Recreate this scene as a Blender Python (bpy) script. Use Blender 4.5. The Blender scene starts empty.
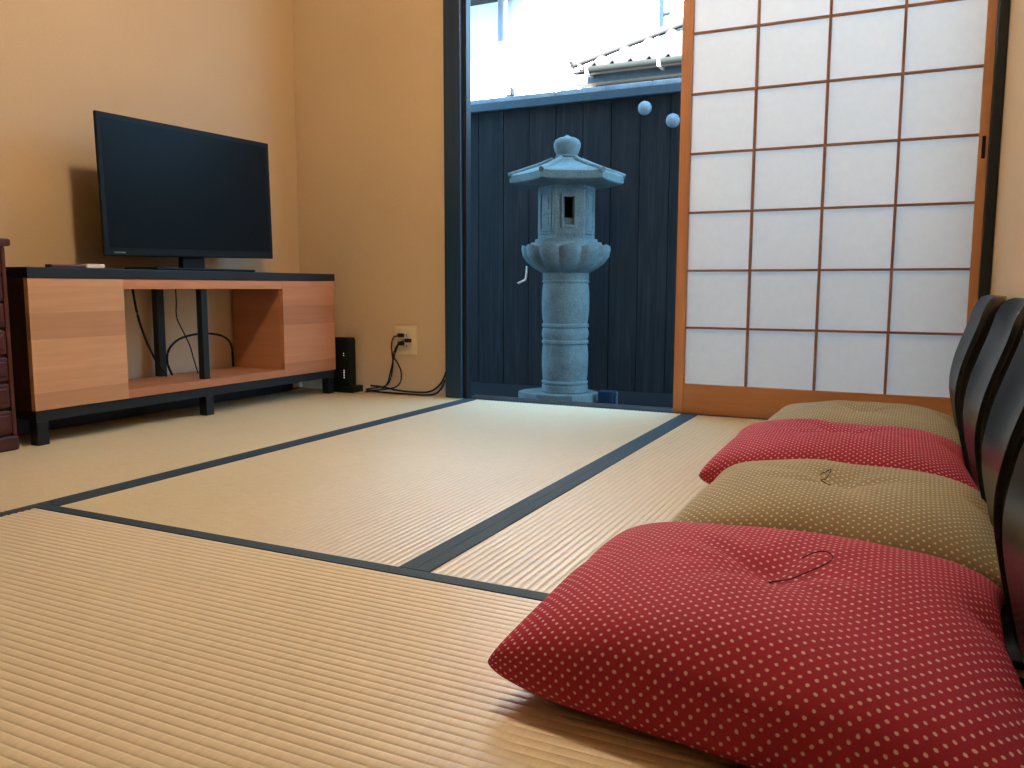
import bpy, bmesh, math, random
from mathutils import Vector, Matrix
random.seed(7)
PI = math.pi
scene = bpy.context.scene
COL = scene.collection

# ------------------------------------------------------------------ colour
def lin(r, g, b):
    def f(c):
        c /= 255.0
        return c / 12.92 if c <= 0.04045 else ((c + 0.055) / 1.055) ** 2.4
    return (f(r), f(g), f(b), 1.0)

# ------------------------------------------------------------------ materials
class NT:
    def __init__(s, name):
        s.m = bpy.data.materials.new(name); s.m.use_nodes = True
        s.t = s.m.node_tree; s.t.nodes.clear()
        s.out = s.n('ShaderNodeOutputMaterial')
        s.p = s.n('ShaderNodeBsdfPrincipled')
        s.t.links.new(s.p.outputs[0], s.out.inputs[0])
        s.tc = s.n('ShaderNodeTexCoord')
    def n(s, t, **k):
        nd = s.t.nodes.new(t)
        for a, v in k.items(): setattr(nd, a, v)
        return nd
    def l(s, a, b): s.t.links.new(a, b)
    def mapping(s, scale, src='Object', rot=(0, 0, 0)):
        mp = s.n('ShaderNodeMapping'); mp.inputs['Scale'].default_value = scale; mp.inputs['Rotation'].default_value = rot
        s.l(s.tc.outputs[src], mp.inputs[0]); return mp.outputs[0]
    def noise(s, vec, scale, detail=4, rough=.55, dist=0):
        nd = s.n('ShaderNodeTexNoise'); nd.inputs['Scale'].default_value = scale; nd.inputs['Detail'].default_value = detail
        nd.inputs['Roughness'].default_value = rough; nd.inputs['Distortion'].default_value = dist
        s.l(vec, nd.inputs['Vector']); return nd.outputs['Fac']
    def ramp(s, fac, stops):
        r = s.n('ShaderNodeValToRGB'); e = r.color_ramp.elements
        while len(e) < len(stops): e.new(.5)
        for i, (p, c) in enumerate(stops): e[i].position = p; e[i].color = c
        s.l(fac, r.inputs[0]); return r.outputs[0]
    def math(s, op, a, b=None, c=None):
        nd = s.n('ShaderNodeMath', operation=op)
        for i, v in enumerate((a, b, c)):
            if v is None: continue
            if isinstance(v, (int, float)): nd.inputs[i].default_value = v
            else: s.l(v, nd.inputs[i])
        return nd.outputs[0]
    def mix(s, fac, a, b, mode='MIX'):
        nd = s.n('ShaderNodeMix', data_type='RGBA', blend_type=mode)
        for i, v in ((0, fac), (6, a), (7, b)):
            if isinstance(v, (int, float, tuple)): nd.inputs[i].default_value = v
            else: s.l(v, nd.inputs[i])
        return nd.outputs[2]
    def bump(s, h, strength=.3, dist=.002):
        b = s.n('ShaderNodeBump'); b.inputs['Strength'].default_value = strength; b.inputs['Distance'].default_value = dist
        s.l(h, b.inputs['Height']); s.l(b.outputs[0], s.p.inputs['Normal'])
    def col(s, c):
        if isinstance(c, tuple): s.p.inputs['Base Color'].default_value = c
        else: s.l(c, s.p.inputs['Base Color'])
    def set(s, rough=.5, spec=.5, metal=0, **k):
        s.p.inputs['Roughness'].default_value = rough; s.p.inputs['Specular IOR Level'].default_value = spec
        s.p.inputs['Metallic'].default_value = metal
        for a, v in k.items(): s.p.inputs[a].default_value = v
        return s.m

def sc(c, k): return (c[0] * k, c[1] * k, c[2] * k, 1)

def mat_plain(name, c, rough=.5, spec=.5, metal=0, var=.12, scale=30, bump=0):
    t = NT(name); f = t.noise(t.mapping((1, 1, 1)), scale, 3)
    t.col(t.ramp(f, [(.3, sc(c, 1 - var)), (.7, sc(c, 1 + var))]))
    if bump: t.bump(f, bump, .002)
    return t.set(rough, spec, metal)

def mat_plaster(name, c):
    t = NT(name); v = t.mapping((1, 1, 1))
    a = t.noise(v, 2.2, 3); b = t.noise(v, 160, 4, .7)
    base = t.ramp(a, [(.3, sc(c, .94)), (.7, sc(c, 1.05))])
    t.col(t.mix(.5, base, t.ramp(b, [(.3, sc(c, .9)), (.7, sc(c, 1.08))])))
    t.bump(b, .25, .0015)
    return t.set(.9, .15)

def mat_wood(name, c1, c2, axis='Y', rough=.45, spec=.4, scale=9, planks=None, stretch=.06, grain=.5):
    t = NT(name)
    s = [1, 1, 1]; s['XYZ'.index(axis)] = stretch
    v = t.mapping(tuple(s))
    a = t.noise(v, scale, 5, .6, 1.2); b = t.noise(v, scale * 11, 3, .6)
    m = t.math('ADD', t.math('MULTIPLY', a, 1 - grain * .4), t.math('MULTIPLY', b, grain * .4))
    colr = t.ramp(m, [(.32, c1), (.68, c2)])
    if planks:                                  # glued-up staves of slightly different tone along Z
        sep = t.n('ShaderNodeSeparateXYZ'); t.l(t.tc.outputs['Object'], sep.inputs[0])
        idx = t.math('FLOOR', t.math('DIVIDE', sep.outputs['Z'], planks))
        wn = t.n('ShaderNodeTexWhiteNoise', noise_dimensions='1D'); t.l(idx, wn.inputs['W'])
        colr = t.mix(1.0, colr, t.ramp(wn.outputs['Value'], [(0, (.82, .78, .74, 1)), (1, (1.1, 1.1, 1.1, 1))]), 'MULTIPLY')
    t.col(colr); t.bump(b, .12, .001)
    return t.set(rough, spec)

def mat_tatami(name, along):
    t = NT(name)
    # rush strands run across the ridges
    v = t.mapping((420, 14, 1) if along == 'X' else (14, 420, 1))
    a = t.noise(v, 1, 3, .6)
    b = t.noise(t.mapping((1, 1, 1)), 3.0, 4)
    c = t.noise(t.mapping((130, 30, 1) if along == 'X' else (30, 130, 1)), 1, 2)
    hi = along == 'X'                                # nearest mat: paler colour stands in for daylight sheen on its rush
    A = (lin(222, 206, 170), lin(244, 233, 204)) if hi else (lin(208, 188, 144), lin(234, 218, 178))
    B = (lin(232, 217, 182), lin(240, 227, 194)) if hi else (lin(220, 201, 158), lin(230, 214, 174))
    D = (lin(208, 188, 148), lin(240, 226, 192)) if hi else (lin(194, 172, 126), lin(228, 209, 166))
    col = t.ramp(a, [(.25, A[0]), (.75, A[1])])
    col = t.mix(.35, col, t.ramp(b, [(.3, B[0]), (.7, B[1])]))
    col = t.mix(.25, col, t.ramp(c, [(.3, D[0]), (.7, D[1])]))
    t.col(col); t.bump(a, .18, .0006)
    return t.set(.38, .75)

def mat_fabric_dots(name, c, cd, dot, pitch=.0108, r=.175):
    t = NT(name)
    uv = t.n('ShaderNodeUVMap'); uv.uv_map = 'UVMap'
    mp = t.n('ShaderNodeMapping'); mp.inputs['Scale'].default_value = (1 / pitch,) * 3; mp.inputs['Rotation'].default_value = (0, 0, PI / 4)
    t.l(uv.outputs[0], mp.inputs[0])
    nz = t.n('ShaderNodeTexNoise'); nz.inputs['Scale'].default_value = 1.3; nz.inputs['Detail'].default_value = 1
    t.l(mp.outputs[0], nz.inputs['Vector'])
    off = t.n('ShaderNodeVectorMath', operation='SCALE'); off.inputs['Scale'].default_value = .22; t.l(nz.outputs['Color'], off.inputs[0])
    add = t.n('ShaderNodeVectorMath', operation='ADD'); t.l(mp.outputs[0], add.inputs[0]); t.l(off.outputs[0], add.inputs[1])
    fr = t.n('ShaderNodeVectorMath', operation='FRACTION'); t.l(add.outputs[0], fr.inputs[0])
    sep = t.n('ShaderNodeSeparateXYZ'); t.l(fr.outputs[0], sep.inputs[0])
    dx = t.math('SUBTRACT', sep.outputs[0], .5); dy = t.math('SUBTRACT', sep.outputs[1], .5)
    d = t.math('SQRT', t.math('ADD', t.math('MULTIPLY', dx, dx), t.math('MULTIPLY', dy, dy)))
    mr = t.n('ShaderNodeMapRange'); mr.inputs['From Min'].default_value = r + .04; mr.inputs['From Max'].default_value = r - .04
    t.l(d, mr.inputs['Value'])
    weave = t.noise(t.mapping((1, 1, 1)), 700, 2); soft = t.noise(t.mapping((1, 1, 1)), 9, 3)
    base = t.mix(.5, t.ramp(weave, [(.3, sc(c, .8)), (.7, sc(c, 1.15))]), t.ramp(soft, [(.3, cd), (.7, c)]))
    t.col(t.mix(mr.outputs[0], base, dot))
    t.bump(weave, .25, .0006)
    m = t.set(.85, .2)
    t.p.inputs['Sheen Weight'].default_value = .25; t.p.inputs['Sheen Roughness'].default_value = .5
    t.p.inputs['Sheen Tint'].default_value = sc(c, 1.8)
    return m

def mat_stone(name, c):
    t = NT(name); v = t.mapping((1, 1, 1))
    a = t.noise(v, 160, 3, .7); b = t.noise(v, 9, 5, .65)
    col = t.ramp(a, [(.35, sc(c, .5)), (.5, c), (.66, sc(c, 1.5))])
    t.col(t.mix(.45, col, t.ramp(b, [(.32, sc(c, .45)), (.62, sc(c, 1.2))])))
    t.bump(t.math('ADD', a, b), .5, .003)
    return t.set(.9, .2)

def mat_boards(name, c):
    t = NT(name); v = t.mapping((1, 1, .045))
    a = t.noise(v, 34, 5, .65, 1.6); k = t.noise(t.mapping((1, 1, .35)), 7, 2, .5, .6)
    col = t.ramp(a, [(.34, sc(c, .35)), (.5, c), (.66, sc(c, 2.6))])
    sep = t.n('ShaderNodeSeparateXYZ'); t.l(t.tc.outputs['Object'], sep.inputs[0])
    wn = t.n('ShaderNodeTexWhiteNoise', noise_dimensions='1D')
    t.l(t.math('FLOOR', t.math('DIVIDE', sep.outputs['X'], .178)), wn.inputs['W'])
    col = t.mix(1.0, col, t.ramp(wn.outputs['Value'], [(0, (.8, .8, .8, 1)), (1, (1.2, 1.2, 1.2, 1))]), 'MULTIPLY')
    t.col(t.mix(.3, col, t.ramp(k, [(.35, sc(c, .5)), (.65, sc(c, 1.5))])))
    t.bump(a, .5, .004)
    return t.set(.8, .25)

def mat_paper(name):
    t = NT(name); v = t.mapping((1, 1, 1))
    f = t.noise(v, 40, 4, .7)
    c = t.ramp(f, [(.3, (.93, .84, .72, 1)), (.7, (.97, .88, .76, 1))])
    dif = t.n('ShaderNodeBsdfDiffuse'); tr = t.n('ShaderNodeBsdfTranslucent'); mx = t.n('ShaderNodeMixShader')
    t.l(t.mix(1.0, c, (.74, .76, .80, 1), 'MULTIPLY'), dif.inputs[0]); t.l(c, tr.inputs[0]); mx.inputs[0].default_value = PAPER_T
    t.l(dif.outputs[0], mx.inputs[1]); t.l(tr.outputs[0], mx.inputs[2]); t.l(mx.outputs[0], t.out.inputs[0])
    return t.m
PAPER_T = .26

def mat_emit(name, c, s):
    t = NT(name); t.col((.8, .8, .8, 1)); f = t.noise(t.mapping((1, 1, 1)), 20, 2)
    t.l(t.ramp(f, [(.3, sc(c, .95)), (.7, c)]), t.p.inputs['Emission Color']); t.p.inputs['Emission Strength'].default_value = s
    return t.m

M = {}
M['plaster'] = mat_plaster('ochre plaster', lin(208, 184, 150))
M['ceiling'] = mat_wood('ceiling boards', lin(104, 78, 54), lin(128, 98, 68), 'Y')
M['subfloor'] = mat_plain('subfloor boards', lin(150, 120, 80), .7)
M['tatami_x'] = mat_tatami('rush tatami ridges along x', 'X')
M['tatami_y'] = mat_tatami('rush tatami ridges along y', 'Y')
t = NT('tatami border cloth'); w = t.noise(t.mapping((1, 1, 1)), 500, 2)
t.col(t.ramp(w, [(.3, lin(34, 52, 60)), (.7, lin(54, 76, 86))])); t.bump(w, .3, .0006); M['heri'] = t.set(.75, .35)
M['post'] = mat_wood('black lacquered post', lin(18, 46, 72), lin(30, 68, 98), 'Z', .32, .5)
M['sash'] = mat_plain('dark metal sash', lin(18, 28, 34), .4, .5)
M['sill'] = mat_wood('weathered dark sill', lin(40, 50, 54), lin(84, 92, 92), 'X', .5, .4)
M['track'] = mat_plain('worn metal track', lin(130, 140, 142), .35, .5, .7)
M['shoji_wood'] = mat_wood('orange cedar', lin(172, 120, 82), lin(200, 146, 102), 'Z', .5, .35)
M['shoji_rail'] = mat_wood('orange cedar along x', lin(172, 120, 82), lin(200, 146, 102), 'X', .5, .35)
M['kumiko'] = mat_wood('brown cedar strips', lin(136, 92, 62), lin(164, 114, 80), 'X', .6, .3)
M['paper'] = mat_paper('washi paper')
M['black'] = mat_plain('black plastic', lin(17, 25, 28), .5, .2)
M['black_matte'] = mat_plain('black painted steel', lin(16, 24, 28), .5, .4)
M['slab'] = mat_wood('black stained board', lin(14, 22, 28), lin(26, 36, 42), 'Y', .45, .45)
M['screen'] = mat_plain('dark glossy screen', lin(13, 23, 29), .35, .1, var=.02)
M['cab_wood'] = mat_wood('alder panel', lin(194, 146, 106), lin(216, 170, 130), 'Y', .45, .35, 7, planks=.079, grain=.9, stretch=.05)
M['cab_wood2'] = mat_wood('alder panel redder', lin(182, 122, 86), lin(206, 144, 104), 'Y', .45, .35, 7, planks=.079, grain=.9, stretch=.05)
M['cab_dark'] = mat_wood('darkened brown board', lin(52, 36, 30), lin(74, 52, 42), 'Z', .5, .35)
M['cab_in'] = mat_wood('compartment side board', lin(176, 118, 86), lin(196, 136, 100), 'X', .5, .3)
M['chest'] = mat_wood('red brown carved wood', lin(58, 24, 20), lin(92, 40, 30), 'Y', .4, .45)
M['brass'] = mat_plain('dull brass', lin(120, 84, 40), .4, .5, .8)
M['white_plastic'] = mat_plain('white plastic', lin(225, 218, 205), .4, .4, var=.03)
M['ivory'] = mat_plain('ivory switch plate', lin(226, 206, 164), .45, .4, var=.03)
M['remote_red'] = mat_plain('reddish brown plastic', lin(96, 52, 42), .4, .4)
M['grey_text'] = mat_plain('grey print', lin(120, 130, 132), .5)
M['led'] = mat_emit('white indicator light', (.9, .95, 1, 1), 1.2)
M['chair'] = mat_wood('black bentwood lacquer', lin(26, 33, 35), lin(38, 46, 48), 'Z', .27, .6)
M['red_fab'] = mat_fabric_dots('red dotted cotton', lin(176, 54, 74), lin(158, 44, 62), lin(232, 200, 190))
M['olive_fab'] = mat_fabric_dots('olive dotted cotton', lin(162, 150, 116), lin(146, 134, 101), lin(232, 222, 192))
M['thread_red'] = mat_plain('dark red thread', lin(70, 14, 24), .8, .2)
M['thread_olive'] = mat_plain('dark olive thread', lin(44, 38, 24), .8, .2)
M['stone'] = mat_stone('grey granite', lin(100, 114, 112))
M['stone_dark'] = mat_plain('shadowed hollow stone', lin(60, 66, 66), .95, .1)
M['boards'] = mat_boards('charred fence boards', lin(20, 19, 18))
M['cap'] = mat_plain('dark painted capping', lin(54, 68, 74), .5, .4)
M['coping'] = mat_stone('pale mortar coping', lin(140, 142, 142))
M['ball'] = mat_stone('speckled white ball', lin(124, 130, 132))
M['gravel'] = mat_stone('dark soil and gravel', lin(11, 12, 12))
M['facade'] = mat_plain('white rendered facade', lin(238, 238, 234), .9, .1, var=.02, scale=3)
M['facade_trim'] = mat_plain('pale grey trim', lin(120, 122, 124), .7, .2, var=.03)
M['fascia'] = mat_plain('white fascia toned down for shade', lin(100, 100, 98), .8, .2)  # white boards greyed so their shaded face does not blow out
M['roof_tile'] = mat_plain('silver grey roof tile', lin(44, 45, 46), .85, .05)
M['gutter'] = mat_plain('grey green gutter', lin(22, 27, 27), .5, .3)
M['blue_frame'] = mat_plain('blue window frame', lin(4, 24, 36), .6, .1)
M['glass'] = mat_plain('pale window pane', lin(214, 226, 232), .15, .5, var=.02)
M['pale_blue'] = mat_plain('pale blue plastic', lin(62, 80, 88), .5, .4)
M['blue_block'] = mat_plain('dark blue block', lin(24, 48, 74), .6, .3)
M['eave'] = mat_plain('dark eave boards', lin(34, 34, 33), .8, .2)
M['diffuser'] = mat_emit('lamp diffuser', (1, .78, .5, 1), .6)

# ------------------------------------------------------------------ mesh helpers
class MB:
    def __init__(s): s.v = []; s.f = []; s.uv = None; s.smooth = False
    def box(s, x0, x1, y0, y1, z0, z1):
        b = len(s.v)
        s.v += [(x, y, z) for z in (z0, z1) for y in (y0, y1) for x in (x0, x1)]
        s.f += [tuple(b + i for i in q) for q in ((0, 2, 3, 1), (4, 5, 7, 6), (0, 1, 5, 4), (2, 6, 7, 3), (0, 4, 6, 2), (1, 3, 7, 5))]
        return s
    def tube(s, pts, r, n=8, cap=True):
        pts = [Vector(p) for p in pts]; b = len(s.v); k = len(pts)
        up = Vector((0, 0, 1))
        for i, p in enumerate(pts):
            d = (pts[min(i + 1, k - 1)] - pts[max(i - 1, 0)]).normalized()
            a = d.cross(up if abs(d.z) < .95 else Vector((1, 0, 0))).normalized(); c = d.cross(a)
            for j in range(n):
                q = 2 * PI * j / n; s.v.append(tuple(p + a * (r * math.cos(q)) + c * (r * math.sin(q))))
        for i in range(k - 1):
            for j in range(n):
                s.f.append((b + i * n + j, b + i * n + (j + 1) % n, b + (i + 1) * n + (j + 1) % n, b + (i + 1) * n + j))
        if cap:
            s.f.append(tuple(b + j for j in range(n))[::-1]); s.f.append(tuple(b + (k - 1) * n + j for j in range(n)))
        return s
    def lathe(s, prof, n=48, c=(0, 0), mod=None, rot=0, cap=True):
        b = len(s.v); k = len(prof)
        for i, (r, z) in enumerate(prof):
            for j in range(n):
                q = 2 * PI * j / n + rot; rr, zz = (r, z) if mod is None else mod(i, r, z, q)
                s.v.append((c[0] + rr * math.cos(q), c[1] + rr * math.sin(q), zz))
        for i in range(k - 1):
            for j in range(n):
                s.f.append((b + i * n + j, b + i * n + (j + 1) % n, b + (i + 1) * n + (j + 1) % n, b + (i + 1) * n + j))
        if cap:
            s.f.append(tuple(b + j for j in range(n))[::-1]); s.f.append(tuple(b + (k - 1) * n + j for j in range(n)))
        return s
    def prism(s, poly, ax, a0, a1):               # extrude a 2-D polygon along an axis
        b = len(s.v); n = len(poly)
        for a in (a0, a1):
            for (p, q) in poly:
                s.v.append({'X': (a, p, q), 'Y': (p, a, q), 'Z': (p, q, a)}[ax])
        s.f += [tuple(b + i for i in range(n))[::-1], tuple(b + n + i for i in range(n))]
        for i in range(n):
            j = (i + 1) % n; s.f.append((b + i, b + j, b + n + j, b + n + i))
        return s
    def build(s, name, m, parent=None, bevel=0, smooth=False, loc=None, seg=2):
        off = Vector((0, 0, 0))
        if parent is not None:
            o = parent
            while o is not None: off += o.location; o = o.parent
        elif loc is not None: off = Vector(loc)
        me = bpy.data.meshes.new(name)
        me.from_pydata([tuple(Vector(p) - off) for p in s.v], [], s.f); me.validate()
        if s.uv:
            lay = me.uv_layers.new(name='UVMap')
            for lp in me.loops: lay.data[lp.index].uv = s.uv[lp.vertex_index]
        bm = bmesh.new(); bm.from_mesh(me); bmesh.ops.recalc_face_normals(bm, faces=bm.faces); bm.to_mesh(me); bm.free()
        if smooth:
            for p in me.polygons: p.use_smooth = True
            if smooth != 'all':
                me.set_sharp_from_angle(angle=math.radians(smooth))
        me.materials.append(M[m])
        ob = bpy.data.objects.new(name, me); COL.objects.link(ob)
        if parent is not None: ob.parent = parent
        elif loc is not None: ob.location = loc
        if bevel:
            bv = ob.modifiers.new('Bevel', 'BEVEL'); bv.width = bevel; bv.segments = seg; bv.limit_method = 'ANGLE'; bv.angle_limit = math.radians(40)
        return ob

def tag(o, label=None, cat=None, group=None, kind=None):
    for k, v in (('label', label), ('category', cat), ('group', group), ('kind', kind)):
        if v: o[k] = v
    return o
def thing(name, label, cat, loc, group=None):
    o = bpy.data.objects.new(name, None); COL.objects.link(o); o.location = loc; o.empty_display_size = .1
    return tag(o, label, cat, group)
def bx(name, m, b, parent=None, bevel=.002, loc=None):
    return MB().box(*b).build(name, m, parent, bevel, loc=loc)
def struct(name, m, b, label=None, bevel=0):
    o = MB().box(*b).build(name, m, None, bevel); o['kind'] = 'structure'
    if label: o['label'] = label
    o['category'] = name.split('_')[0]
    return o
def smooth_path(pts, n=8):                          # Catmull-Rom
    P = [Vector(p) for p in pts]; out = []
    for i in range(len(P) - 1):
        a, b, c, d = P[max(i - 1, 0)], P[i], P[i + 1], P[min(i + 2, len(P) - 1)]
        for k in range(n):
            t = k / n
            out.append(.5 * (2 * b + (c - a) * t + (2 * a - 5 * b + 4 * c - d) * t * t + (3 * b - a - 3 * c + d) * t ** 3))
    out.append(P[-1]); return out

# ------------------------------------------------------------------ the room
XL, XR, YB, YF, ZC = -2.60, 0.22, 3.07, -2.40, 2.60
struct('wall_left', 'plaster', (XL - .12, XL, YF - .12, YB + .12, -.12, ZC), 'ochre plaster wall behind the television')
w = MB().box(XL, -1.797, YB, YB + .12, -.12, ZC).box(-1.797, XR, YB, YB + .12, 2.16, ZC)
tag(w.build('wall_back', 'plaster'), 'ochre plaster wall with the socket, left of the garden opening', 'wall', kind='structure')
struct('wall_right', 'plaster', (XR, XR + .12, YF - .12, YB + .12, -.12, ZC), 'ochre plaster wall behind the legless chairs')
struct('wall_front', 'cab_dark', (XL, XR, YF - .12, YF, -.12, ZC), 'unseen rear wall of the room, darkened to cut fill light')  # out of view, set back and made dark to reduce fill light
struct('ceiling', 'ceiling', (XL - .12, XR + .12, YF - .12, YB + .12, ZC, ZC + .06), 'board ceiling')
struct('floor', 'subfloor', (XL, XR, YF, 3.045, -.10, -.05), 'board floor under the tatami')
o = MB().box(-1.797, -1.716, 3.045, 3.092, -.05, 2.16).box(-1.797, -1.752, 3.092, 3.20, -.05, 2.16)
tag(o.build('trim_1', 'post', None, .003), 'black post left of the garden opening', 'trim', kind='structure')
o = MB().box(-1.7155, -1.696, 3.060, 3.098, -.002, 2.10).box(-1.752, -1.716, 3.093, 3.110, -.002, 2.10)
tag(o.build('trim_2', 'sash', None, .0015), 'dark metal door jamb beside the left black post', 'trim', kind='structure')
struct('trim_3', 'sash', (.188, .2185, 3.045, 3.20, -.05, 2.16), 'black post between paper door and right wall', .003)
struct('trim_4', 'post', (-1.716, .188, 3.05, 3.19, 2.10, 2.16), 'black lintel over the garden opening', .003)
sl = MB().box(-1.7155, .188, 3.047, 3.065, -.05, -.002).box(-1.7155, .188, 3.065, 3.10, -.05, -.006).box(-1.7155, .188, 3.10, 3.115, -.05, -.002).box(-1.7155, .188, 3.115, 3.15, -.05, -.007).box(-1.7155, .188, 3.15, 3.185, -.05, -.004)
sill = tag(sl.build('trim_5', 'sill', None, .001), 'dark grooved sill under the sliding doors', 'trim', kind='structure')
tr = MB()
for y in (3.1075, 3.128, 3.140, 3.160, 3.176): tr.box(-1.72, .18, y - .0015, y + .0015, -.008, .0015)
tr.build('track', 'track', sill)

ext = MB().box(-3.6, -1.80, 3.192, 3.207, -.14, ZC).box(-1.80, XR + .5, 3.192, 3.207, 2.161, ZC).box(XR, XR + .5, 3.192, 3.207, -.14, 2.161)  # unseen dark boards, added to cut light bounced onto lantern and fence
tag(ext.build('wall_bounce_cover', 'boards'), 'unseen dark boards added on the garden side to cut bounce light', 'wall', kind='structure')

# tatami ----------------------------------------------------------------
PITCH = .0148
def tatami(x0, x1, y0, y1, along, label):
    """a mat of ridged rush with two cloth borders along its long sides"""
    t = thing('tatami_mat', label, 'tatami mat', ((x0 + x1) / 2, (y0 + y1) / 2, -.05), 'tatami mats')
    bw = .030
    (c0, c1, l0, l1) = (y0 + bw, y1 - bw, x0, x1) if along == 'X' else (x0 + bw, x1 - bw, y0, y1)
    n = round((c1 - c0) / PITCH); prof = []
    K = 8
    for i in range(n * K + 1):
        u = i / K; ph = (u % 1.0)
        h = -.0014 + .0016 * abs(math.sin(PI * ph)) ** .42
        prof.append((c0 + (c1 - c0) * i / (n * K), h))
    m = MB(); L = 3
    for a in range(L):
        s = l0 + (l1 - l0) * a / (L - 1)
        for (c, z) in prof: m.v.append((s, c, z) if along == 'X' else (c, s, z))
    W = len(prof)
    for a in range(L - 1):
        for i in range(W - 1): m.f.append((a * W + i, a * W + i + 1, (a + 1) * W + i + 1, (a + 1) * W + i))
    b = len(m.v)
    # straw core under the woven face
    if along == 'X': m.box(l0, l1, c0, c1, -.05, -.003)
    else: m.box(c0, c1, l0, l1, -.05, -.003)
    m.build('woven_face', 'tatami_x' if along == 'X' else 'tatami_y', t, smooth=50)
    for (a, bb) in ((c0 - bw, c0), (c1, c1 + bw)):
        if along == 'X': bx('border', 'heri', (l0, l1, a, bb, -.05, .0008), t, .0006)
        else: bx('border', 'heri', (a, bb, l0, l1, -.05, .0008), t, .0006)
    return t
tatami(-2.598, -1.6755, 1.150, 3.046, 'Y', 'straw tatami mat running along the television wall under the cabinet')
tatami(-1.6750, -.7362, 1.1385, 3.046, 'Y', 'middle straw tatami mat leading to the garden opening')
tatami(-.7358, .2185, 1.1385, 3.046, 'Y', 'straw tatami mat under the far cushions, ending at the paper door')
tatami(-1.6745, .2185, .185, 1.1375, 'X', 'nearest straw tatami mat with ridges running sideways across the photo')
tatami(-2.598, -1.6755, -.76, 1.149, 'Y', 'straw tatami mat at the left edge, corner beside the dark chest')

# sliding paper door ----------------------------------------------------
S0, S1 = 3.070, 3.100
door = thing('door_1', 'cedar lattice sliding door with white paper, right of the stone lantern', 'door', (-.31, 3.085, 0))
door['kind'] = 'structure'
bx('stile', 'shoji_wood', (-.806, -.768, S0, S1, 0, 2.10), door, .0015)
bx('stile', 'shoji_wood', (.160, .187, S0, S1, 0, 2.10), door, .0015)
bx('bottom_rail', 'shoji_rail', (-.768, .160, S0 + .002, S1 - .002, 0, .112), door, .0015)
bx('top_rail', 'shoji_rail', (-.768, .160, S0 + .002, S1 - .002, 2.055, 2.10), door, .0015)
lat = MB()
for x in (-.5395, -.3025, -.072): lat.box(x - .0045, x + .0045, S0 + .006, S1 - .010, .112, 2.055)
for i in range(1, 10):
    z = .112 + .2124 * i; lat.box(-.768, .160, S0 + .007, S1 - .011, z - .0040, z + .0040)
lat.build('lattice', 'kumiko', door, .0008)
pp = MB(); pp.v = [(-.768, S1 - .009, .112), (.160, S1 - .009, .112), (.160, S1 - .009, 2.055), (-.768, S1 - .009, 2.055)]; pp.f = [(0, 1, 2, 3)]
pp.build('paper', 'paper', door)
fp = MB().box(.1685, .1795, S0 - .001, S0 + .004, .885, .955)
fp.build('finger_pull', 'black', door, .001)

# ------------------------------------------------------------------ ceiling lamp (above the frame)
lamp = thing('ceiling_lamp', 'round ceiling lamp with warm diffuser', 'lamp', (-1.05, 1.52, ZC))
MB().lathe([(.06, ZC - .002), (.075, ZC - .03), (.2, ZC - .045), (.205, ZC - .06), (.19, ZC - .07)], 40, (-1.05, 1.52)).build('lamp_housing', 'white_plastic', lamp, smooth=40)
MB().lathe([(.188, ZC - .068), (.185, ZC - .10), (.15, ZC - .125), (.08, ZC - .138), (.002, ZC - .142)], 40, (-1.05, 1.52)).build('diffuser', 'diffuser', lamp, smooth='all')

# ------------------------------------------------------------------ television cabinet
CX0, CX1, CY0, CY1 = -2.585, -2.311, 1.547, 2.956
cab = thing('tv_cabinet', 'low alder cabinet with black top under the television', 'cabinet', ((CX0 + CX1) / 2, 2.25, 0))
bx('top_slab', 'slab', (CX0, CX1 + .004, CY0 - .002, CY1 + .002, .498, .529), cab, .002)
bx('door', 'cab_wood', (CX1 - .018, CX1, CY0, 1.8715, .106, .497), cab, .001)
bx('door', 'cab_wood2', (CX1 - .018, CX1, 2.624, CY1, .106, .497), cab, .001)
bx('top_rail', 'cab_wood2', (CX1 - .030, CX1 - .001, 1.872, 2.6235, .464, .497), cab, .001)
bx('shelf', 'cab_wood2', (CX0, CX1 - .001, 1.872, 2.6235, .106, .134), cab, .001)
bx('side_panel', 'cab_dark', (CX0, CX1 - .019, CY0, CY0 + .018, .106, .497), cab, .001)  # shade on this near end is put into the dark board colour
bx('side_panel', 'cab_wood2', (CX0, CX1 - .019, CY1 - .018, CY1, .106, .497), cab, .001)
bx('divider', 'cab_in', (CX0, CX1 - .019, 1.852, 1.8715, .106, .497), cab, .001)
bx('divider', 'cab_in', (CX0, CX1 - .019, 2.624, 2.643, .106, .497), cab, .001)
fr = MB()
fr.box(CX1 - .035, CX1 - .006, CY0 + .004, CY1 - .004, .072, .1055).box(CX0, CX0 + .03, CY0 + .004, CY1 - .004, .05, .1055)
for y in (CY0 + .02, 2.225, CY1 - .05): fr.box(CX0 + .03, CX1 - .035, y, y + .03, .072, .1055)
fr.build('base_frame', 'black_matte', cab, .001)
bx('shade_board', 'black_matte', (CX0 + .035, CX0 + .05, CY0 + .03, CY1 - .03, .003, .1055), cab, .001)  # black sheet added to deepen the shade under the cabinet
for y in (CY0 + .006, 2.205, CY1 - .045):
    bx('foot', 'black_matte', (CX1 - .042, CX1 - .006, y, y + .036, 0.001, .0715), cab, .001)
    bx('foot', 'black_matte', (CX0 + .0005, CX0 + .034, y, y + .036, 0.001, .049), cab, .001)
bx('post', 'black_matte', (CX1 - .040, CX1 - .014, 2.208, 2.236, .1345, .497), cab, .001)
bx('post', 'black_matte', (CX0 + .012, CX0 + .040, 2.203, 2.235, .1345, .497), cab, .001)

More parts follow.
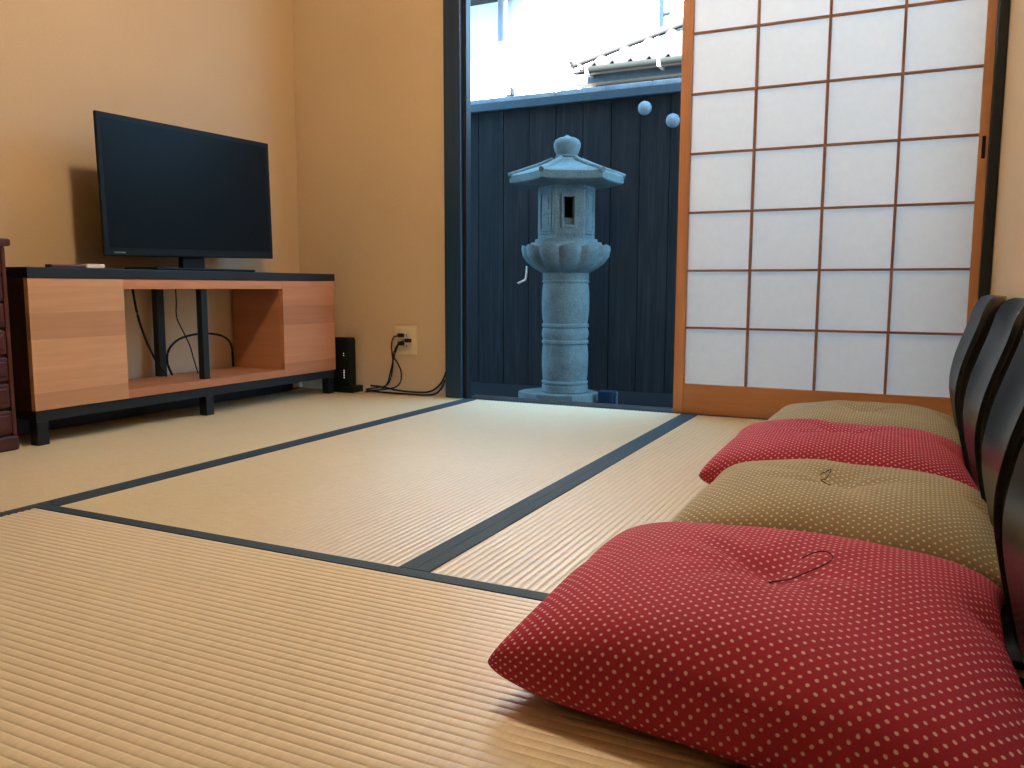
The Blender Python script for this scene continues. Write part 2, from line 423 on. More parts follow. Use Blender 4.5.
# television ------------------------------------------------------------
TX = -2.39
tv = thing('television', 'black flat screen television standing on the alder cabinet', 'television', (TX - .03, 2.257, .5295))
hs = MB().box(TX - .012, TX, 1.872, 2.665, .580, 1.042)
hs.build('bezel', 'black', tv, .004, seg=3)
bk = MB(); bk.prism([(1.92, .62), (2.60, .62), (2.60, .99), (1.92, .99)], 'X', TX - .045, TX - .012)
bk.build('rear_housing', 'black', tv, .012, seg=3)
bx('screen', 'screen', (TX - .001, TX + .0008, 1.890, 2.647, .607, 1.024), tv, 0)
bx('stand_neck', 'black', (TX - .04, TX - .015, 2.205, 2.31, .537, .62), tv, .004)
bx('stand_base', 'black', (TX - .11, TX + .055, 2.03, 2.50, .5297, .539), tv, .004)
lg = MB()
x = 1.906
for wd in (.005, .0065, .004, .0065, .003, .005, .006):         # tiny maker's lettering, unreadable at this size
    lg.box(TX + .0002, TX + .0014, x, x + wd, .590, .5945); x += wd + .0015
lg.build('lettering', 'grey_text', tv)

for o in tv.children:                               # the panel leans a touch to the left on its stand
    if not o.name.startswith('stand'): o.rotation_euler = (.020, 0, 0)

# remote control on the cabinet
rm = thing('remote_control', 'slim remote with one white end lying on the cabinet left of the television', 'remote', (-2.32, 1.72, .5293))
bx('body', 'remote_red', (-2.342, -2.310, 1.625, 1.742, .5293, .5390), rm, .003)
bx('end_cover', 'white_plastic', (-2.343, -2.309, 1.742, 1.806, .5293, .5420), rm, .003)
b_ = MB()
for y in (1.765, 1.778, 1.791): b_.box(-2.333, -2.317, y, y + .007, .5417, .5430)
b_.build('button', 'grey_text', rm, .0006)

# cables in the open shelf ------------------------------------------------
def cable(name, pts, r, m, label, cat='cable', group=None, n=8):
    o = MB().tube(smooth_path(pts, n), r, 8).build(name, m, None, smooth='all'); return tag(o, label, cat, group)
cable('power_cable', [(-2.45, 2.02, .495), (-2.46, 2.03, .45), (-2.47, 2.055, .36), (-2.48, 2.095, .27), (-2.49, 2.14, .20), (-2.50, 2.185, .15), (-2.505, 2.195, .140)], .0042, 'black',
      'thick black cable hanging at the left of the open shelf', 'cable', 'cables in the open shelf')
cable('antenna_cable', [(-2.45, 2.205, .495), (-2.455, 2.212, .42), (-2.46, 2.215, .36), (-2.46, 2.245, .30), (-2.47, 2.28, .25), (-2.475, 2.30, .20), (-2.47, 2.315, .140)], .0024, 'black',
      'thin black cable dangling between the two cabinet posts', 'cable', 'cables in the open shelf')
cable('looped_cable', [(-2.52, 2.235, .139), (-2.52, 2.215, .19), (-2.52, 2.225, .235), (-2.52, 2.265, .268), (-2.52, 2.32, .283), (-2.52, 2.40, .289), (-2.52, 2.48, .278), (-2.545, 2.55, .255), (-2.56, 2.585, .22), (-2.57, 2.60, .139)], .0045, 'black',
      'thick black cable arching over the open shelf behind the front post', 'cable', 'cables in the open shelf')

# router ------------------------------------------------------------------
ro = thing('router', 'black upright router on the floor between cabinet and socket', 'router', (-2.28, 3.01, .001))
rb = MB().prism([(-2.355, .03), (-2.262, .03), (-2.262, .235), (-2.268, .246), (-2.355, .246)], 'Y', 2.985, 3.04)
rb.build('body', 'black', ro, .004)
bx('stand', 'black', (-2.37, -2.235, 2.972, 3.055, .001, .030), ro, .003)
for z in (.175, .167, .098, .090, .082, .074, .066):
    MB().box(-2.289, -2.2865, 2.9838, 2.9852, z, z + .0028).build('indicator_light', 'led', ro)

# wall socket -------------------------------------------------------------
so = thing('wall_socket', 'ivory socket plate low on the back wall beside the black post', 'socket', (-2.0, YB, .24))
bx('plate', 'ivory', (-2.066, -1.952, YB - .008, YB - .0005, .176, .305), so, .003)
bx('insert', 'white_plastic', (-2.028, -1.990, YB - .0105, YB - .008, .195, .286), so, .001)
sk = MB()
for z in (.262, .240, .215):
    sk.box(-2.019, -2.016, YB - .0112, YB - .0105, z - .006, z + .006); sk.box(-2.003, -2.000, YB - .0112, YB - .0105, z - .006, z + .006)
sk.build('slot', 'black', so)
def plug_cord(x, z, pts, label):
    t = thing('power_cable', label, 'cord', (x, YB - .02, .005), 'cords plugged into the wall socket')
    MB().box(x - .012, x + .011, YB - .036, YB - .0115, z - .008, z + .008).build('plug', 'black', t, .003)
    MB().tube(smooth_path(pts, 10), .0032, 8).build('cord', 'black', t, smooth='all')
plug_cord(-2.022, .262, [(-2.034, YB - .03, .260), (-2.055, YB - .035, .250), (-2.064, YB - .035, .21), (-2.062, YB - .03, .14), (-2.075, YB - .03, .07), (-2.10, YB - .035, .035), (-2.16, YB - .04, .022), (-2.20, YB - .045, .015)],
          'black cord from the upper plug of the socket, dropping straight to the router')
plug_cord(-2.022, .226, [(-2.034, YB - .03, .222), (-2.046, YB - .035, .20), (-2.052, YB - .04, .17), (-2.03, YB - .04, .14), (-2.012, YB - .04, .10), (-2.018, YB - .04, .055), (-2.05, YB - .045, .030), (-2.12, YB - .05, .018), (-2.19, YB - .055, .012)],
          'black cord from the lower left plug, looping out before the router')
plug_cord(-1.985, .240, [(-1.999, YB - .036, .238), (-2.015, YB - .052, .226), (-2.036, YB - .058, .17), (-2.05, YB - .068, .10), (-2.066, YB - .072, .05), (-2.10, YB - .076, .022), (-2.18, YB - .080, .008)],
          'black cord from the right plug of the socket, crossing behind the other two')
cable('floor_cable', [(-2.19, YB - .022, .030), (-2.12, YB - .02, .026), (-2.05, YB - .018, .016), (-1.95, YB - .014, .012), (-1.88, YB - .012, .020), (-1.835, YB - .010, .050), (-1.812, YB - .009, .085), (-1.803, YB - .009, .11)], .0042, 'black',
      'black cable along the wall foot, rising against the black post', 'cable', 'cables along the wall foot')
cable('floor_cable', [(-2.19, YB - .034, .008), (-2.10, YB - .034, .0045), (-1.98, YB - .03, .0045), (-1.90, YB - .025, .0045), (-1.85, YB - .02, .012), (-1.820, YB - .014, .040), (-1.804, YB - .013, .075)], .0040, 'black',
      'black cable lying lowest on the tatami edge from router to post', 'cable', 'cables along the wall foot')

# carved chest at the left edge -------------------------------------------
HX0, HX1, HY0, HY1 = -2.59, -2.318, .98, 1.492
ch = thing('drawer_chest', 'dark red carved wooden chest of drawers at the left edge', 'chest', (-2.42, 1.23, .001))
bx('carcass', 'chest', (HX0, HX1 - .012, HY0, HY1, .03, .585), ch, .003)
bx('top', 'chest', (HX0, HX1 + .012, HY0 - .008, HY1 + .012, .585, .607), ch, .006)
bx('plinth', 'chest', (HX0, HX1 + .002, HY0 - .002, HY1 + .004, .001, .045), ch, .006)
for y in (HY0, HY1 - .014): MB().box(HX1 - .012, HX1 + .002, y, y + .014, .045, .585).build('corner_post', 'chest', ch, .004)
for i in range(7):
    z = .052 + i * .076
    d = MB().box(HX1 - .012, HX1 + .004, HY0 + .016, HY1 - .016, z, z + .068)
    dr = d.build('drawer', 'chest', ch, .004)
    for (a, b) in ((HY0 + .026, 1.218), (1.254, HY1 - .026)):
        MB().box(HX1 + .003, HX1 + .011, a, b, z + .012, z + .056).build('carved_panel', 'chest', dr, .005)
    kn = MB().lathe([(.004, 0), (.004, .010), (.009, .015), (.007, .022), (.001, .024)], 14)
    kn.v = [(HX1 + .004 + zz, 1.236 + xx, z + .034 + yy) for (xx, yy, zz) in kn.v]
    kn.build('knob', 'brass', dr, smooth=40)

# ------------------------------------------------------------------ cushions
def cushion_mesh(seed, sx=.55, sy=.52, top=.088, base=.050, skew=0):
    rnd = random.Random(seed); a, b = sx / 2, sy / 2; N = 88
    ph = [rnd.uniform(0, 6.28) for _ in range(12)]
    def height(u, v):
        e = max(0, (1 - u * u)) * max(0, (1 - v * v))
        t = e ** .33
        x, y = u * a, v * b; r2 = x * x + y * y
        d = .022 * math.exp(-r2 / (2 * .036 ** 2)) + .012 * math.exp(-r2 / (2 * .10 ** 2))
        for (cx, cy, k) in ((a * .96, 0, .022), (-a * .96, 0, .005), (.02, b * .96, .022), (.02, -b * .96, .012)):
            q = (x - cx) ** 2 + (y - cy) ** 2; d += k * math.exp(-q / (2 * .030 ** 2)) * t ** .5
        ang = math.atan2(y, x); r = math.sqrt(r2)
        d += .003 * math.sin(5 * ang + ph[0]) * math.exp(-((r - .06) / .05) ** 2)
        d += .002 * math.sin(9 * ang + ph[1]) * math.exp(-((r - .11) / .06) ** 2) * t
        w = .004 * math.sin(x * 13 + ph[2]) * math.sin(y * 11 + ph[3]) + .002 * math.sin(x * 29 + y * 17 + ph[4])
        # puckers leaving the middle of each side
        w += -.006 * math.exp(-((y / .012) ** 2)) * max(0, (abs(x) / a - .72)) / .28
        w += -.006 * math.exp(-((x / .012) ** 2)) * max(0, (abs(y) / b - .72)) / .28
        return t, top * t - d * t ** .3 + w * t
    def seam(u, v):
        c = (u * v) ** 2
        return base - .014 * c
    def plan(u, v):
        return (a * u * (1 - .09 * (1 - v * v) * u * u), (1 + skew * u * (v < 0)) * b * v * (1 - .05 * (1 - u * u) * v * v))
    ss = []                                         # spaced so rows gather near the rim
    for i in range(N + 1):
        q = -1 + 2 * i / N; ss.append(math.sin(q * PI / 2))
    # arc length of the middle section, for the print
    arc = [0]
    for i in range(N):
        p0, p1 = ss[i], ss[i + 1]
        z0, z1 = top * (1 - p0 * p0) ** .33 * .9, top * (1 - p1 * p1) ** .33 * .9
        arc.append(arc[-1] + math.hypot((p1 - p0) * a, z1 - z0))
    arc = [q - arc[-1] / 2 for q in arc]
    m = MB(); m.uv = []
    idx = {}
    for side in (1, -1):
        for i, u in enumerate(ss):
            for j, v in enumerate(ss):
                rim = i in (0, N) or j in (0, N)
                if side == -1 and rim: idx[(-1, i, j)] = idx[(1, i, j)]; continue
                x, y = plan(u, v); t, h = height(u, v); z = seam(u, v)
                if side == 1: z += h
                else: z = max(.0005, z - (base + .004) * min(1, t * 1.9))
                idx[(side, i, j)] = len(m.v); m.v.append((x, y, z)); ua, va = arc[i], arc[j]; A = arc[-1]
                if side == -1:                      # the print runs on round the edge
                    if abs(u) > abs(v): ua = math.copysign(2 * A - abs(ua), ua)
                    else: va = math.copysign(2 * A - abs(va), va)
                m.uv.append((ua, va))
    for side in (1, -1):
        for i in range(N):
            for j in range(N):
                q = [idx[(side, i, j)], idx[(side, i + 1, j)], idx[(side, i + 1, j + 1)], idx[(side, i, j + 1)]]
                m.f.append(tuple(q if side == 1 else q[::-1]))
    return m, lambda u, v: (plan(u, v)[0], plan(u, v)[1], seam(u, v) + height(u, v)[1])

def cushion(y, x, rz, seed, fab, th, label, tail, z=.0125, top=.088, sx=.55, sy=.52, skew=0):
    m, surf = cushion_mesh(seed, sx, sy, top=top, skew=skew)
    o = m.build('floor_cushion', fab, None, smooth='all')
    tag(o, label, 'cushion', 'floor cushions on the legless chairs')
    o.location = (x, y, z); o.rotation_euler = (0, 0, rz)
    pts = []
    for (px, py, dz) in tail:
        q = surf(px / sx * 2, py / sy * 2); pts.append((q[0], q[1], q[2] + .0022 + dz))
    t = MB().tube(smooth_path(pts, 8), .0008, 6).build('tuft_thread', th, None, smooth='all')
    t.parent = o
    # knot at the button point
    q = surf(0, 0)
    k = MB().lathe([(.0005, q[2] + .0008), (.0022, q[2] + .0012), (.0022, q[2] + .0022), (.0005, q[2] + .003)], 10)
    kk = k.build('tuft_knot', th, None, smooth='all'); kk.parent = o
    return o
cushion(1.020, -.140, .015, 3, 'red_fab', 'thread_red', 'nearest red cushion with white dots, largest in the photo',
        [(0, 0, 0), (.022, .006, .001), (.045, .016, .001), (.062, .028, .001), (.068, .042, .0015), (.060, .055, .002), (.045, .058, .002), (.030, .055, .001)], skew=.19, sx=.56, sy=.54)
cushion(1.565, -.100, -.01, 8, 'olive_fab', 'thread_olive', 'pale olive dotted cushion between the two red cushions',
        [(-.040, .035, .001), (-.031, .044, .001), (-.022, .050, .001), (-.028, .024, .0015), (-.034, .000, .001), (-.022, -.005, .001), (-.008, -.012, .001)], sx=.53, sy=.50)
cushion(2.100, -.138, .01, 14, 'red_fab', 'thread_red', 'red dotted cushion between the pale and the dark olive cushions',
        [(-.01, 0, 0), (.006, .008, .001), (.02, .006, .001), (.034, .012, .001)], sx=.57, sy=.50)
cushion(2.635, -.118, -.02, 21, 'olive_fab', 'thread_olive', 'darker olive dotted cushion, farthest of the row at the paper door',
        [(0, 0, 0), (.008, .006, .001), (.016, .004, .001)], top=.072, sx=.55, sy=.48)

# ------------------------------------------------------------------ legless chairs
PR = [(.175, .006), (.169, .020), (.156, .055), (.147, .095), (.140, .135), (.136, .170), (.135, .200), (.139, .235), (.150, .280),
      (.163, .315), (.177, .350), (.190, .385), (.199, .415), (.204, .438), (.206, .455)]
SG = [.014, .015, .017, .019, .021, .024, .027, .031, .035, .039, .042, .044, .046, .047, .047]
def chair_proto():
    t = thing('legless_chair', 'x', 'chair', (0, 0, 0), 'legless chairs along the right wall')
    P = [Vector((p[0], s, p[1])) for p, s in zip(PR, SG)]
    P = smooth_path([(p.x, p.y, p.z) for p in P], 3)
    NJ = 20; th = .011; W = .182
    rows = []
    for k, p in enumerate(P):
        d = P[min(k + 1, len(P) - 1)] - P[max(k - 1, 0)]
        nx, nz = -d.z, d.x; L = math.hypot(nx, nz); nx /= L; nz /= L
        w = W
        top = P[-1].z - p.z
        if top < .05: w = W - .05 + math.sqrt(max(0, .05 ** 2 - (.05 - top) ** 2))      # rounded upper corners
        front, back = [], []
        for j in range(NJ + 1):
            y = -w + 2 * w * j / NJ; q = (y / W) ** 2
            x = p.x - p.y * q
            front.append((x + nx * th / 2, y, p.z + nz * th / 2)); back.append((x - nx * th / 2, y, p.z - nz * th / 2))
        rows.append((front, back))
    m = MB(); R = 2 * (NJ + 1)
    for f, b in rows: m.v += f + b[::-1]
    for k in range(len(rows) - 1):
        for j in range(R): m.f.append((k * R + j, k * R + (j + 1) % R, (k + 1) * R + (j + 1) % R, (k + 1) * R + j))
    m.f.append(tuple(range(R))[::-1]); e = (len(rows) - 1) * R; m.f.append(tuple(range(e, e + R)))
    m.build('backrest', 'chair', t, .0015, smooth=40)
    s = MB()
    for sgn in (1,):
        poly = []
        for (x, y) in ((.168, -.15), (.168, .15)): poly.append((x, y))
        for k in range(9): q = k / 8 * PI / 2; poly.append((-.13 + .06 - .06 * math.sin(q), .15 - .06 + .06 * math.cos(q)))
        for k in range(9): q = k / 8 * PI / 2; poly.append((-.13 + .06 - .06 * math.cos(q), -.15 + .06 - .06 * math.sin(q)))
    s.prism(poly, 'Z', .0015, .0125)
    s.build('seat', 'chair', t, .0015)
    return t
CL = ['black bentwood legless chair under the nearest red cushion, mostly out of frame', 'black bentwood legless chair under the pale olive cushion, back cut by the photo edge',
      'black bentwood legless chair under the far red cushion, second from the paper door', 'black bentwood legless chair farthest away, right beside the paper door']
proto = chair_proto()
for i, (x, y) in enumerate(((0, .860), (.003, 1.310), (.006, 1.810), (0, 2.440))):
    if i == 0: c = proto
    else:
        c = proto.copy(); COL.objects.link(c)
        for k in list(proto.children):
            d = k.copy(); COL.objects.link(d); d.parent = c
    c.location = (x, y, .001); c.rotation_euler = (0, 0, -.03 if i == 1 else 0); c['label'] = CL[i]

# ------------------------------------------------------------------ garden
struct('ground', 'gravel', (-9, 3.5, 3.19, 12, -.35, -.15), 'dark gravel ground of the narrow garden')
LX, LY = -1.713, 4.20
FACE = math.atan2(-LY, -LX) + .10                          # towards the room
lan = thing('stone_lantern', 'tall grey granite garden lantern in front of the black fence', 'lantern', (LX, LY, -.15))
sb = MB(); rnd = random.Random(5)
poly = []
for k in range(14):
    q = 2 * PI * k / 14; r = .215 * (1 + rnd.uniform(-.10, .10)); poly.append((LX - .035 + r * 1.0 * math.cos(q), LY + r * .8 * math.sin(q)))
sb.prism(poly, 'Z', -.15, -.10).build('base_slab', 'stone', lan, .006)
pf = [(.128, -.0995), (.134, -.095), (.134, -.062), (.128, -.055), (.134, -.050), (.134, -.040), (.127, -.032), (.131, .0), (.134, .05), (.134, .10), (.131, .145), (.127, .165),
      (.134, .170), (.134, .184), (.128, .190), (.130, .195), (.135, .215), (.135, .232), (.130, .250), (.128, .255), (.134, .260), (.134, .274), (.127, .280),
      (.131, .30), (.136, .35), (.137, .40), (.135, .45), (.131, .485), (.128, .495), (.134, .500), (.134, .508), (.130, .513), (.132, .52), (.133, .555)]
MB().lathe([(r * .95, z) for r, z in pf], 56, (LX, LY)).build('column', 'stone', lan, smooth=28)
lp = [(.140, .552), (.150, .560), (.185, .578), (.222, .606), (.246, .640), (.254, .668), (.250, .690), (.225, .690), (.205, .700), (.200, .712), (.178, .714), (.176, .730), (.10, .731)]
def petal(i, r, z, q):
    c = abs(math.cos(6 * (q - FACE)))                # 12 rounded petals
    if 1 <= i <= 6:
        k = (0, .03, .07, .10, .11, .10, .07)[i]
        return r * (1 - k + k * c ** .5), z + ((i in (5, 6)) * (.022 * (c ** .6) - .012))
    return r, z
MB().lathe([(r * .955, z) for r, z in lp], 144, (LX, LY), petal).build('lotus_platform', 'stone', lan, smooth=45)
# fire box: hexagon with a window towards the room, built as wall pieces
def hexp(R, k): q = FACE + PI / 6 + k * PI / 3; return Vector((LX + R * math.cos(q), LY + R * math.sin(q), 0))
fb = MB(); R1, R0 = .155, .118; Z0, Z1 = .7305, 1.010
def wallpiece(a0, a1, b0, b1, z0, z1):
    b = len(fb.v)
    for z in (z0, z1):
        for p in (a0, a1, b1, b0): fb.v.append((p.x, p.y, z))
    fb.f.extend([(b, b + 3, b + 2, b + 1), (b + 4, b + 5, b + 6, b + 7), (b, b + 1, b + 5, b + 4), (b + 1, b + 2, b + 6, b + 5), (b + 2, b + 3, b + 7, b + 6), (b + 3, b, b + 4, b + 7)])
for k in range(6):
    o0, o1, i0, i1 = hexp(R1, k), hexp(R1, k + 1), hexp(R0, k), hexp(R0, k + 1)
    L_ = lambda p, q, t: p + (q - p) * t
    if k == 5:                                       # opening towards the room
        wallpiece(o0, L_(o0, o1, .32), i0, L_(i0, i1, .32), Z0, Z1)
        wallpiece(L_(o0, o1, .68), o1, L_(i0, i1, .68), i1, Z0, Z1)
        wallpiece(L_(o0, o1, .32), L_(o0, o1, .68), L_(i0, i1, .32), L_(i0, i1, .68), Z0, .80)
        wallpiece(L_(o0, o1, .32), L_(o0, o1, .68), L_(i0, i1, .32), L_(i0, i1, .68), .945, Z1)
    else:
        wallpiece(o0, o1, i0, i1, Z0, Z1)
fire = fb.build('fire_box', 'stone', lan, .002)
def facebox(k, u0, u1, z0, z1, out, thick):
    o0, o1 = hexp(R1, k), hexp(R1, k + 1); d = (o1 - o0); nrm = Vector((d.y, -d.x, 0)).normalized()
    c = (o0 + o1) / 2 - Vector((LX, LY, 0))
    if nrm.dot(c) < 0: nrm = -nrm
    a, b = o0 + d * u0, o0 + d * u1; m = MB()
    for z in (z0, z1):
        for p in (a + nrm * (out - thick), b + nrm * (out - thick), b + nrm * out, a + nrm * out): m.v.append((p.x, p.y, z))
    m.f = [(0, 3, 2, 1), (4, 5, 6, 7), (0, 1, 5, 4), (1, 2, 6, 5), (2, 3, 7, 6), (3, 0, 4, 7)]
    return m
wf = MB()
def joinm(m):
    b = len(wf.v); wf.v += m.v; wf.f += [tuple(b + i for i in f) for f in m.f]
for (u0, u1, z0, z1) in ((.24, .32, .785, .960), (.68, .76, .785, .960), (.32, .68, .945, .960), (.32, .68, .785, .800)): joinm(facebox(5, u0, u1, z0, z1, .008, .012))
wf.build('window_frame', 'stone', fire, .0015)
facebox(5, .325, .675, .80, .838, -.014, .020).build('inner_sill', 'stone', fire, .001)
cv = MB()
for k in range(6):
    wf = MB()
    for (u0, u1, z0, z1) in ((.10, .90, .985, .995), (.14, .86, .755, .762)): joinm(facebox(k, u0, u1, z0, z1, .006, .010))
    if k != 5:
        for (u0, u1, z0, z1) in ((.16, .22, .77, .975), (.78, .84, .77, .975), (.22, .78, .965, .975), (.22, .78, .77, .78), (.22, .78, .86, .868)): joinm(facebox(k, u0, u1, z0, z1, .005, .009))
        for (u0, u1, z0, z1) in ((.34, .66, .80, .845), (.34, .66, .885, .945)): joinm(facebox(k, u0, u1, z0, z1, .004, .008))
    b = len(cv.v); cv.v += wf.v; cv.f += [tuple(b + i for i in f) for f in wf.f]
cv.build('carving', 'stone', fire, .001)
# roof: hexagonal, gently flared, with corner ridges
rf = MB(); prof = [(.15, 1.008), (.25, 1.012), (.300, 1.020), (.308, 1.026), (.309, 1.062), (.300, 1.070), (.24, 1.088), (.17, 1.112), (.11, 1.136), (.075, 1.156), (.04, 1.160)]
def hexmod(i, r, z, q):
    a = ((q - FACE + PI / 6) % (PI / 3)) - PI / 6; k = math.cos(PI / 6) / math.cos(a)
    if r < .1: k = k + (1 - k) * .5
    corner = (abs(a) / (PI / 6)) ** 4
    return r * k, z + corner * (.006 if 1 <= i <= 6 else .002)
rf.lathe(prof, 96, (LX, LY), hexmod, rot=FACE + PI / 6)
rf_o = rf.build('roof', 'stone', lan, .0, smooth=30)
for k in range(6):
    q = FACE + PI / 6 + k * PI / 3; d = Vector((math.cos(q), math.sin(q), 0)); c = Vector((LX, LY, 0))
    pts = [c + d * r + Vector((0, 0, z)) for (r, z) in ((.075, 1.152), (.15, 1.121), (.23, 1.094), (.285, 1.076), (.305, 1.069), (.314, 1.066))]
    MB().tube(smooth_path(pts, 4), .0145, 10).build('ridge', 'stone', rf_o, smooth=50)
fn = [(.060, 1.158), (.064, 1.168), (.056, 1.175), (.065, 1.195), (.072, 1.220), (.072, 1.238), (.063, 1.255), (.045, 1.265), (.022, 1.270), (.008, 1.280), (.001, 1.283)]
MB().lathe(fn, 40, (LX, LY)).build('finial', 'stone', lan, smooth=40)
hk = [(LX - .205, LY - .06, .588), (LX - .207, LY - .065, .545), (LX - .212, LY - .07, .515), (LX - .235, LY - .075, .502), (LX - .252, LY - .078, .494)]
MB().tube(smooth_path(hk, 5), .006, 8).build('metal_hook', 'white_plastic', lan, smooth='all')
# things beside the base
bl = MB().box(-1.508, -1.425, 4.17, 4.23, -.15, -.082).build('edging_block', 'blue_block', None, .004)
tag(bl, 'small dark blue block on the ground beside the lantern base', 'block')
ps = MB().lathe([(.009, -.15), (.009, -.100), (.012, -.097), (.012, -.090), (.006, -.086), (.006, -.080), (.001, -.078)], 14, (-1.414, 4.20)).build('water_tap_stub', 'pale_blue', None, smooth=40)
tag(ps, 'pale upright pipe stub right of the dark blue block', 'pipe')

# fence --------------------------------------------------------------------
FY = 4.75
fe = thing('garden_fence', 'dark charred board fence with pale coping behind the lantern', 'fence', (-2.5, FY, -.15))
bd = MB(); x = -7.0; i = 0
OFF = -2.571 + .025
x = OFF - .1775 * 24
while x < 2.6:
    bd.box(x + .002, x + .1755, FY + (.003 if i % 2 else 0), FY + .018, -.15, 1.5685); x += .1775; i += 1
bd.box(OFF - .1775 * 24, 2.6, FY + .018, FY + .05, -.15, 1.5685)
bd.build('board_panel', 'boards', fe, .0015)
bx('cap_rail', 'cap', (OFF - .1775 * 24, 2.6, FY - .035, FY + .10, 1.569, 1.617), fe, .003)
cp = MB(); x = OFF - .1775 * 24
while x < 2.6:
    cp.box(x, x + .594, FY - .02, FY + .17, 1.6175, 1.648); x += .60
cp.build('coping', 'coping', fe, .006)
MB().box(-2.322, -2.312, FY + .0, FY + .05, 1.648, 1.705).box(-2.352, -2.312, FY + .0, FY + .05, 1.648, 1.664).build('bracket', 'facade_trim', fe, .002)
def ball(x, z, r, label):
    t = thing('hanging_ball', label, 'ball', (x, FY - .05, z), 'white balls hung on the fence')
    m = MB(); m.lathe([(r * math.sin(PI * k / 18) + 1e-4, z - r * math.cos(PI * k / 18)) for k in range(19)], 32, (x, FY - .05),
                      lambda i, rr, zz, q: (rr * (1 + .02 * math.sin(q * 11 + i * 1.7) * math.sin(i * 2.3)), zz))
    m.build('shell', 'ball', t, smooth='all')
    MB().tube([(x, FY - .05, z + r), (x - .012, FY - .02, z + r + .012), (x - .016, FY - .006, z + r + .016)], .0022, 6).build('hook', 'black', t, smooth='all')
ball(-1.441, 1.492, .039, 'speckled white ball high on the fence, left one of two')
ball(-1.276, 1.409, .039, 'speckled white ball lower on the fence, next to the paper door frame')

# neighbours beyond the fence -----------------------------------------------
nb = thing('neighbour_house', 'white sunlit house wall filling the view above the fence', 'house', (-4.5, 9.1, -.15))
bx('wall', 'facade', (-12, -1.75, 8.5, 9.5, -.15, 4.6), nb, 0)
bx('eave', 'eave', (-12.2, -3.95, 7.75, 8.5, 3.60, 3.72), nb, .01)
bx('eave', 'eave', (-12.2, -1.5, 8.1, 9.7, 4.6, 4.75), nb, .01)
MB().tube([(-4.20, 8.40, -.1), (-4.20, 8.40, 4.55)], .055, 14).build('downpipe', 'facade_trim', nb, smooth=40)
bx('sill_band', 'facade_trim', (-12, -4.38, 8.44, 8.5, 2.50, 2.53), nb, .004)
wn = MB()
wx0, wx1, wz0, wz1 = -2.46, -1.86, 3.03, 4.0
wn.box(wx0, wx0 + .045, 8.44, 8.52, wz0, wz1).box(wx1 - .045, wx1, 8.44, 8.52, wz0, wz1).box(wx0, wx1, 8.44, 8.52, wz0, wz0 + .04).box(wx0, wx1, 8.44, 8.52, wz1 - .04, wz1).box(wx0, wx1, 8.45, 8.51, 3.20, 3.225)
wf_ = wn.build('window', 'blue_frame', nb, .003)
bx('pane', 'glass', (wx0 + .03, wx1 - .03, 8.475, 8.49, wz0 + .03, wz1 - .03), wf_, 0)
tag(bx('heat_pump', 'facade_trim', (-2.22, -1.9, 7.98, 8.24, 2.99, 3.13), nb, .01), None)
MB().tube([(-2.12, 8.24, 2.99), (-2.12, 8.3, 2.62)], .03, 10).build('bracket', 'gutter', nb, smooth=40)

ob = thing('outbuilding', 'low building with silver roof tiles and grey gutter above the fence', 'building', (-1.6, 7.0, -.15))
EX, EY, EZ, SLP = -2.50, 6.2, 2.165, .60
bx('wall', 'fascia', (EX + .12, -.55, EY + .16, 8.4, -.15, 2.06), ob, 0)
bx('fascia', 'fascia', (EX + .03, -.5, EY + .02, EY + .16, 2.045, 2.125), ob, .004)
bx('soffit_band', 'facade_trim', (EX + .10, -.5, EY + .13, EY + .159, 1.94, 2.0), ob, .003)
gt = MB()
gp = [(EY - .06 + .055 * math.cos(PI + PI * k / 10), 2.138 + .050 * math.sin(PI + PI * k / 10)) for k in range(11)]
gp += [(EY - .06 + .048 * math.cos(2 * PI - PI * k / 10), 2.138 + .043 * math.sin(2 * PI - PI * k / 10)) for k in range(11)]
gt.prism(gp, 'X', -2.36, -.5); gt.build('gutter', 'gutter', ob, smooth=35)
for x in (-2.34, -1.78, -1.2):
    MB().box(x, x + .02, EY - .122, EY + .02, 2.08, 2.15).build('gutter_bracket', 'facade_trim', ob, .002)
# corrugated tile roof: front slope cut along the hip
rt = MB(); px = EX; NW = 7
cols = 14; tw = .145
nrow = 9
xs = [EX + i * tw / NW for i in range(cols * NW + 1)]
grid = {}
for i, x in enumerate(xs):
    lim = max(0.0, min(1.9, x - EX))
    ph = (i % NW) / NW; bump = .042 * max(0, math.sin(PI * min(1, ph / .55))) if ph < .55 else -.008
    for r in range(nrow + 1):
        d = lim * r / nrow; step = .012 * (1 - ((d / .24) % 1.0))
        grid[(i, r)] = len(rt.v); rt.v.append((x, EY + d, EZ - .015 + d * SLP + bump + step))
for i in range(len(xs) - 1):
    for r in range(nrow):
        rt.f.append((grid[(i, r)], grid[(i + 1, r)], grid[(i + 1, r + 1)], grid[(i, r + 1)]))
rto = rt.build('roof_tiles', 'roof_tile', ob, smooth=40)
sm = rto.modifiers.new('Solidify', 'SOLIDIFY'); sm.thickness = .018
hp = [(EX + k * .19, EY + k * .19, EZ + .03 + k * .19 * SLP) for k in range(11)]
MB().tube(hp, .032, 10).build('hip_ridge', 'roof_tile', rto, smooth=40)
rk = MB(); rk.v = [(EX, EY, EZ - .03), (-.5, EY, EZ - .03), (-.5, 8.4, EZ - .03), (EX, 8.4, EZ - .03), (EX + 1.9, EY + 1.9, EZ - .03 + 1.9 * SLP), (-.5, EY + 1.9, EZ - .03 + 1.9 * SLP)]
rk.f = [(0, 1, 2, 3), (0, 1, 5, 4), (0, 4, 3), (1, 2, 5), (4, 5, 2, 3)]
rk.build('roof_deck', 'roof_tile', ob)
pt = thing('garden_drum', 'pale blue rounded drum at the left end of the gutter above the fence', 'drum', (-2.29, 5.62, -.15))
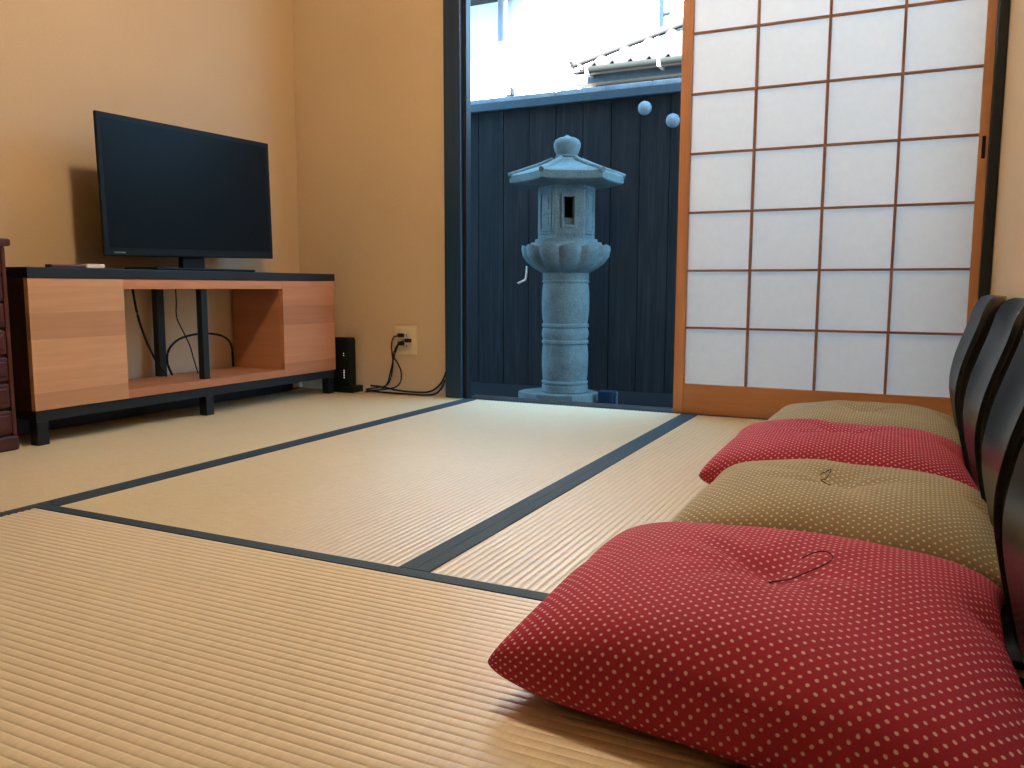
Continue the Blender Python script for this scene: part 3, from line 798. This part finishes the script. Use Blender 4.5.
MB().lathe([(.040, 1.76), (.058, 1.80), (.062, 1.86), (.060, 1.93), (.050, 1.958), (.028, 1.972), (.004, 1.976)], 32, (-2.285, 5.62)).build('drum', 'pale_blue', pt, smooth=50)
MB().lathe([(.03, -.15), (.03, 1.76)], 12, (-2.285, 5.62)).build('pole', 'facade_trim', pt, smooth=40)

# our own roof with its eave, outside and above the room
rfm = MB().prism([(3.0, ZC + .20), (3.66, ZC + .17), (3.66, ZC + .23), (-1.6, ZC + 1.2), (-1.6, ZC + .20)], 'X', -3.6, 1.4)
tag(rfm.build('roof', 'eave'), 'eave and roof over the room', 'roof', kind='structure')

# ------------------------------------------------------------------ light
pl = bpy.data.lights.new('lamp bulb', 'POINT'); pl.energy = 56; pl.color = (1, .75, .49); pl.shadow_soft_size = .07
po = bpy.data.objects.new('ceiling_lamp_bulb', pl); COL.objects.link(po); po.location = (-1.05, 1.52, 2.08); 
su = bpy.data.lights.new('sun', 'SUN'); su.energy = 150.0; su.color = (1, .95, .88); su.angle = math.radians(.6)
sn = bpy.data.objects.new('sun', su); COL.objects.link(sn)
sd = Vector((-.28, 1.0, -.80)).normalized(); sn.rotation_euler = sd.to_track_quat('-Z', 'Y').to_euler()
wd = bpy.data.worlds.new('sky'); scene.world = wd; wd.use_nodes = True
bg = wd.node_tree.nodes['Background']; bg.inputs[0].default_value = (.29, .61, 1.0, 1); bg.inputs[1].default_value = 7.2

# ------------------------------------------------------------------ camera
cam = bpy.data.cameras.new('camera'); cam.sensor_width = 36; cam.lens = 36 * 823.15 / 1024; cam.clip_start = .01
co = bpy.data.objects.new('camera', cam); COL.objects.link(co)
R = Vector((.8996, .4367, .0028)); U = Vector((-.0537, .1042, .9931)); F = Vector((-.4334, .8935, -.1171))
mx = Matrix((R, U, -F)).transposed().to_4x4(); mx.translation = (0, 0, .475); co.matrix_world = mx
scene.camera = co
vs = scene.view_settings; vs.view_transform = 'Standard'; vs.look = 'None'; vs.exposure = .29; vs.gamma = 1; vs.use_curve_mapping = False
